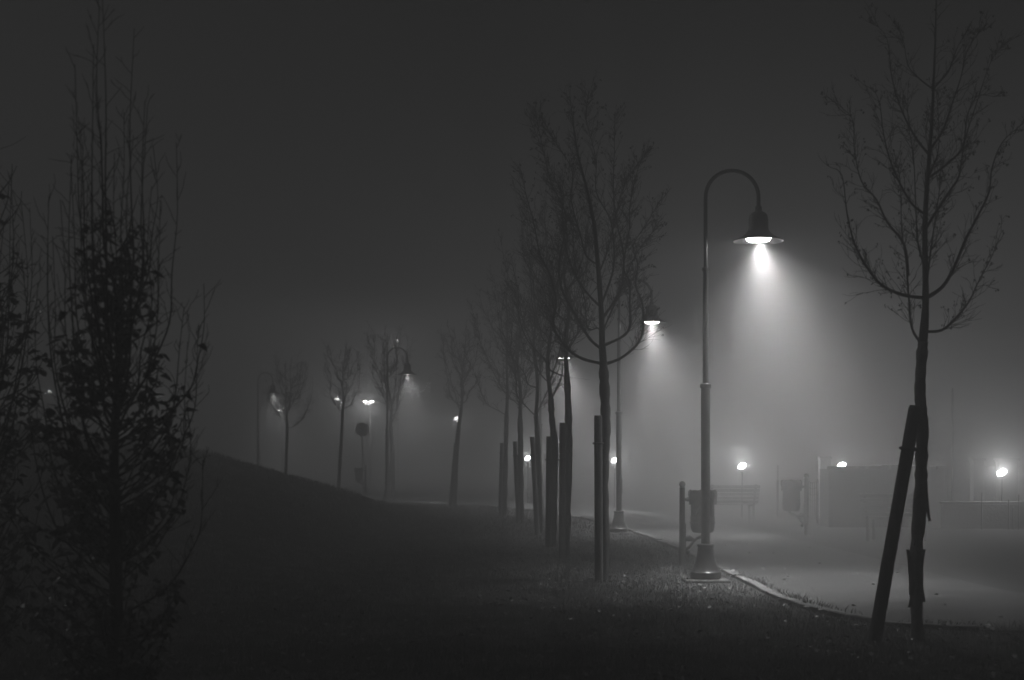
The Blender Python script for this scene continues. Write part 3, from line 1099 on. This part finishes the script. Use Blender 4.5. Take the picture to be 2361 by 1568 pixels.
fc = thing('garden_gate', 'pale gate with two pillars behind the bright floodlight at the far right', 'gate', (at(2253, 34), 34.0, 0))
for xk, wk in ((2253, .26), (2321, .46)):
    s = MB()
    px_ = at(xk, 34) - at(2253, 34)
    s.box((px_, 0, .74), (wk, .26, 1.48), bev=.015)
    s.box((px_, 0, 1.51), (wk + .08, .34, .07), bev=.015)
    s.build('pillar', M['plaster'], fc, smooth=False)
s = MB()
g0, g1 = .14, at(2321, 34) - at(2253, 34) - .24
s.box(((g0 + g1) / 2, .02, .78), (g1 - g0, .04, 1.1), bev=.008)
for k in range(4):
    s.box((g0 + .06 + k * (g1 - g0 - .12) / 3, -.012, .78), (.05, .04, 1.16))
for z in (.3, 1.2):
    s.box(((g0 + g1) / 2, -.02, z), (g1 - g0, .05, .06))
s.build('panel', M['sign'], fc, smooth=False)

lw = thing('low_wall', 'knee-high dark wall in front of the pale gate at the far right', 'wall', (at(2180, 30.5), 30.6, .02))
s = MB()
s.box((2.6, .12, .27), (5.2, .22, .54), bev=.01)
s.build('wall_body', M['hedge'], lw, smooth=False)
s = MB()
s.box((2.6, .12, .565), (5.26, .28, .05), bev=.01)
s.build('coping', M['hedge'], lw, smooth=False)
for x, yt, lab in ((2264, 1133, 'thin rod left of the bright floodlight by the low wall'), (2326, 1150, 'thin rod under the bright floodlight by the low wall'),
                   (2336, 1168, 'short thick rod right below the bright floodlight'), (2349, 1140, 'thin rod right of the bright floodlight by the low wall')):
    p = PT(x, yt, 30.2)
    r = thing('metal_rod', lab, 'rod', (p.x, 30.2, .02), 0, 'thin rods by the low wall')
    s = MB()
    s.lathe([(.02, 0), (.016, .05), (.014, p.z - .05), (.02, p.z - .04), (.008, p.z - .02)], 10)
    s.build('shaft', M['bin'], r)
tp_ = thing('slim_mast', 'slim dark mast rising in the fog right of the peeling tree', 'mast', (at(2196, 40), 40, .02))
s = MB()
s.lathe([(.07, 0), (.07, .3), (.04, .32), (.03, 3.4), (.012, 3.5)], 14)
s.build('shaft', M['bin'], tp_)

# wire fence between the far bin and the pillar
x0, x1 = at(1862, 33), at(1908, 33)
fn = thing('wire_fence', 'sagging wire fence between the foggy litter bin and the pale pillar', 'fence', (x0, 33.0, .02))
s = MB()
for i in range(3):
    s.lathe([(.02, 0), (.02, 1.02), (.01, 1.04)], 8, (i * (x1 - x0) / 2, 0, 0))
s.build('fence_posts', M['bin'], fn)
s = MB()
for k in range(7):
    z = .15 + k * .14
    s.tube([Vector((t * (x1 - x0), 0, z - .05 * math.sin(math.pi * t * 2) ** 2)) for t in np.linspace(0, 1, 9)], .006, 4)
for k in range(10):
    t = (k + .5) / 10
    s.tube([Vector((t * (x1 - x0), .008, .1)), Vector((t * (x1 - x0), .008, .97))], .005, 4)
s.build('wires', M['bin'], fn)

# added bollard between bench and bin, pale top in place of a light streak
bo = PT(1793, 1072, 37)
bd = thing('streak_bollard', 'made-up slim post whose pale top stands for a light streak, between the bench and the foggy bin', 'bollard', (bo.x, 37, .02))
s = MB()
s.lathe([(.03, 0), (.03, bo.z - .42)], 12)
s.build('shaft', M['bin'], bd)
s = MB()
s.lathe([(.022, bo.z - .42), (.022, bo.z - .03), (.01, bo.z - .02)], 12)
s.build('pale_streak', M['plaster'], bd)

# ------------------------------------------------------------------ round sign
p = PT(835, 990, 73)
sg = thing('round_sign', 'round road sign on a thin post, faint in the fog left of centre', 'road sign', (p.x + .01, 73, 0))
s = MB()
s.lathe([(.03, 0), (.03, p.z + .2)], 12)
s.build('post', M['bin'], sg)
s = MB()
s.lathe([(.35, -.012), (.355, 0), (.35, .012)], 40)
s.v = [Vector((v.x, v.z - .045, v.y + p.z)) for v in s.v]
s.build('disc', M['sign'], sg)


# ------------------------------------------------------------------ distant road lamps
def road_lamp(label, x, y, d, heads, power, mat, bowl_r, gap=0, pole_dx=0.0):
    p = PT(x, y, d)
    root = thing('road_lamp', label, 'road lamp', (p.x, p.y, 0), 0, 'distant road lamps')
    h = p.z
    s = MB()
    s.lathe([(.09, 0), (.075, .8), (.05, h + .10), (.02, h + .14)], 12, (pole_dx, .9, 0))
    s.build('pole', M['steel'], root)
    offs = [0] if heads == 1 else [-gap / 2, gap / 2]
    for ox in offs:
        s = MB()
        s.tube([Vector((pole_dx, .9, h + .10)), Vector(((pole_dx + ox) / 2, .45, h + .15)), Vector((ox, 0, h + .09))], .025, 8)
        s.lathe([(.02, h + .10), (bowl_r * .8, h + .07), (bowl_r * 1.15, h + .01), (bowl_r * 1.15, h)], 18, (ox, 0, 0))
        s.build('head', M['steel'], root)
        s = MB()
        s.lathe([(bowl_r, h - .002), (bowl_r * .97, h - bowl_r * .45), (bowl_r * .75, h - bowl_r * .85), (bowl_r * .4, h - bowl_r * 1.08), (.003, h - bowl_r * 1.15)], 18, (ox, 0, 0))
        s.build('bowl', mat, root)
    light('road_glow', power, .15, (sum(offs) / len(offs), -.45, h - bowl_r * 1.15 - .1), root)
    return root


road_lamp('twin-headed road lamp glowing brightest above the round sign', 850, 924, 78, 2, 1500, M['bowl'], .14, .38)
road_lamp('single road lamp bowl glowing beside the lone foggy tree', 1053, 962, 80, 1, 300, M['bowl'], .13)
road_lamp('dim road lamp partly behind the faint tree left of the sign', 777, 917, 82, 1, 200, M['dim'], .16)
road_lamp('small road lamp glowing beside the faintest tree at the left', 645, 944, 86, 1, 200, M['bowl_far'], .13)
road_lamp('tall faint road lamp above the hooked lamp with the whole shade', 915, 783, 88, 1, 250, M['dim'], .11)
road_lamp('small road lamp seen through the left leafy trees, farthest left', 115, 900, 86, 1, 150, M['dim'], .12)
road_lamp('small road lamp just right of the left leafy tree', 372, 912, 86, 1, 150, M['dim'], .05)

# string of little lights
sl = thing('string_lights', 'sagging string of tiny lights right of the distant bell-shaped lamp', 'string lights', PT(965, 900, 52))
base = Vector(sl.location)


def c3(x, y):
    return PT((900 + x / 1.96) / 1.6264, (1200 + y / 1.96) / 1.6264, 52)


swag = [c3(1240, 405), c3(1287, 478), c3(1302, 504), c3(1318, 520), c3(1327, 521), c3(1335, 519), c3(1344, 515), c3(1353, 506), c3(1361, 492), c3(1370, 477), c3(1377, 459), c3(1388, 440), c3(1393, 418)]
drop = [c3(1396, 460), c3(1393, 490), c3(1394, 520)]
s = MB()
s.tube(spline(swag + [c3(1440, 395), c3(1560, 470)], 3), .006, 5)
s.tube([c3(1393, 418)] + drop, .006, 5)
s.build('cable', M['strap'], sl, base)
for q in swag[1:] + drop:
    s = MB()
    s.sphere((0, 0, -.03), .010, 8, 6, 1.6)
    o = s.build('bulb', M['bulb'], sl)
    o.location = q - base

# ------------------------------------------------------------------ air
hz = MB()
hz.box((0, 66, 4.3), (290, 200, 11.0))
haze = hz.build('haze', M['soil'], smooth=False)
haze.data.materials.clear()
hm = bpy.data.materials.new('fog')
hm.use_nodes = True
nt = hm.node_tree
nt.nodes.clear()
out = nt.nodes.new('ShaderNodeOutputMaterial')
pv = nt.nodes.new('ShaderNodeVolumePrincipled')
pv.inputs['Color'].default_value = (.96, .96, .96, 1)
pv.inputs['Density'].default_value = 0.041
pv.inputs['Anisotropy'].default_value = 0.3
nt.links.new(pv.outputs['Volume'], out.inputs['Volume'])
haze.data.materials.append(hm)
tag(haze, 'pale night fog filling the park', 'fog', kind='stuff')

# ------------------------------------------------------------------ sky, faint skylight
SUN_EL, SUN_AZ = math.radians(24), math.radians(-62)
w = bpy.data.worlds.new('World')
SC.world = w
w.use_nodes = True
nt = w.node_tree
bg = nt.nodes['Background']
sky = nt.nodes.new('ShaderNodeTexSky')
sky.sky_type = 'NISHITA'
sky.sun_disc = False
sky.sun_elevation = SUN_EL
sky.sun_rotation = SUN_AZ
sky.air_density = 1.0
sky.dust_density = 3.0
bw = nt.nodes.new('ShaderNodeRGBToBW')
nt.links.new(sky.outputs['Color'], bw.inputs['Color'])
nt.links.new(bw.outputs['Val'], bg.inputs['Color'])
bg.inputs['Strength'].default_value = 0.0009

sd = bpy.data.lights.new('sun', 'SUN')
sd.energy = 0.27
sd.angle = math.radians(20)
so = bpy.data.objects.new('sun', sd)
COL.objects.link(so)
d = Vector((math.sin(SUN_AZ) * math.cos(SUN_EL), math.cos(SUN_AZ) * math.cos(SUN_EL), math.sin(SUN_EL)))
so.rotation_euler = d.to_track_quat('Z', 'Y').to_euler()

# ------------------------------------------------------------------ camera and render settings
cd_ = bpy.data.cameras.new('camera')
cam = bpy.data.objects.new('camera', cd_)
COL.objects.link(cam)
cam.location = (0, 0, EYE)
cam.rotation_euler = (math.radians(90), 0, 0)
cd_.sensor_width = 36
cd_.lens = F / 1024 * 36
cd_.shift_y = (HY - 340) / 1024
cd_.clip_end = 2000
cd_.dof.use_dof = True
cd_.dof.focus_distance = 22
cd_.dof.aperture_fstop = 2.4
SC.camera = cam
vs = SC.view_settings
vs.view_transform = 'Standard'
vs.look = 'None'
vs.exposure = 0
vs.gamma = 1
SC.render.engine = 'CYCLES'
cy = SC.cycles
cy.max_bounces = 8
cy.diffuse_bounces = 2
cy.glossy_bounces = 2
cy.transmission_bounces = 2
cy.volume_bounces = 0
cy.sample_clamp_indirect = 4
cy.caustics_reflective = False
cy.caustics_refractive = False
cy.use_denoising = True
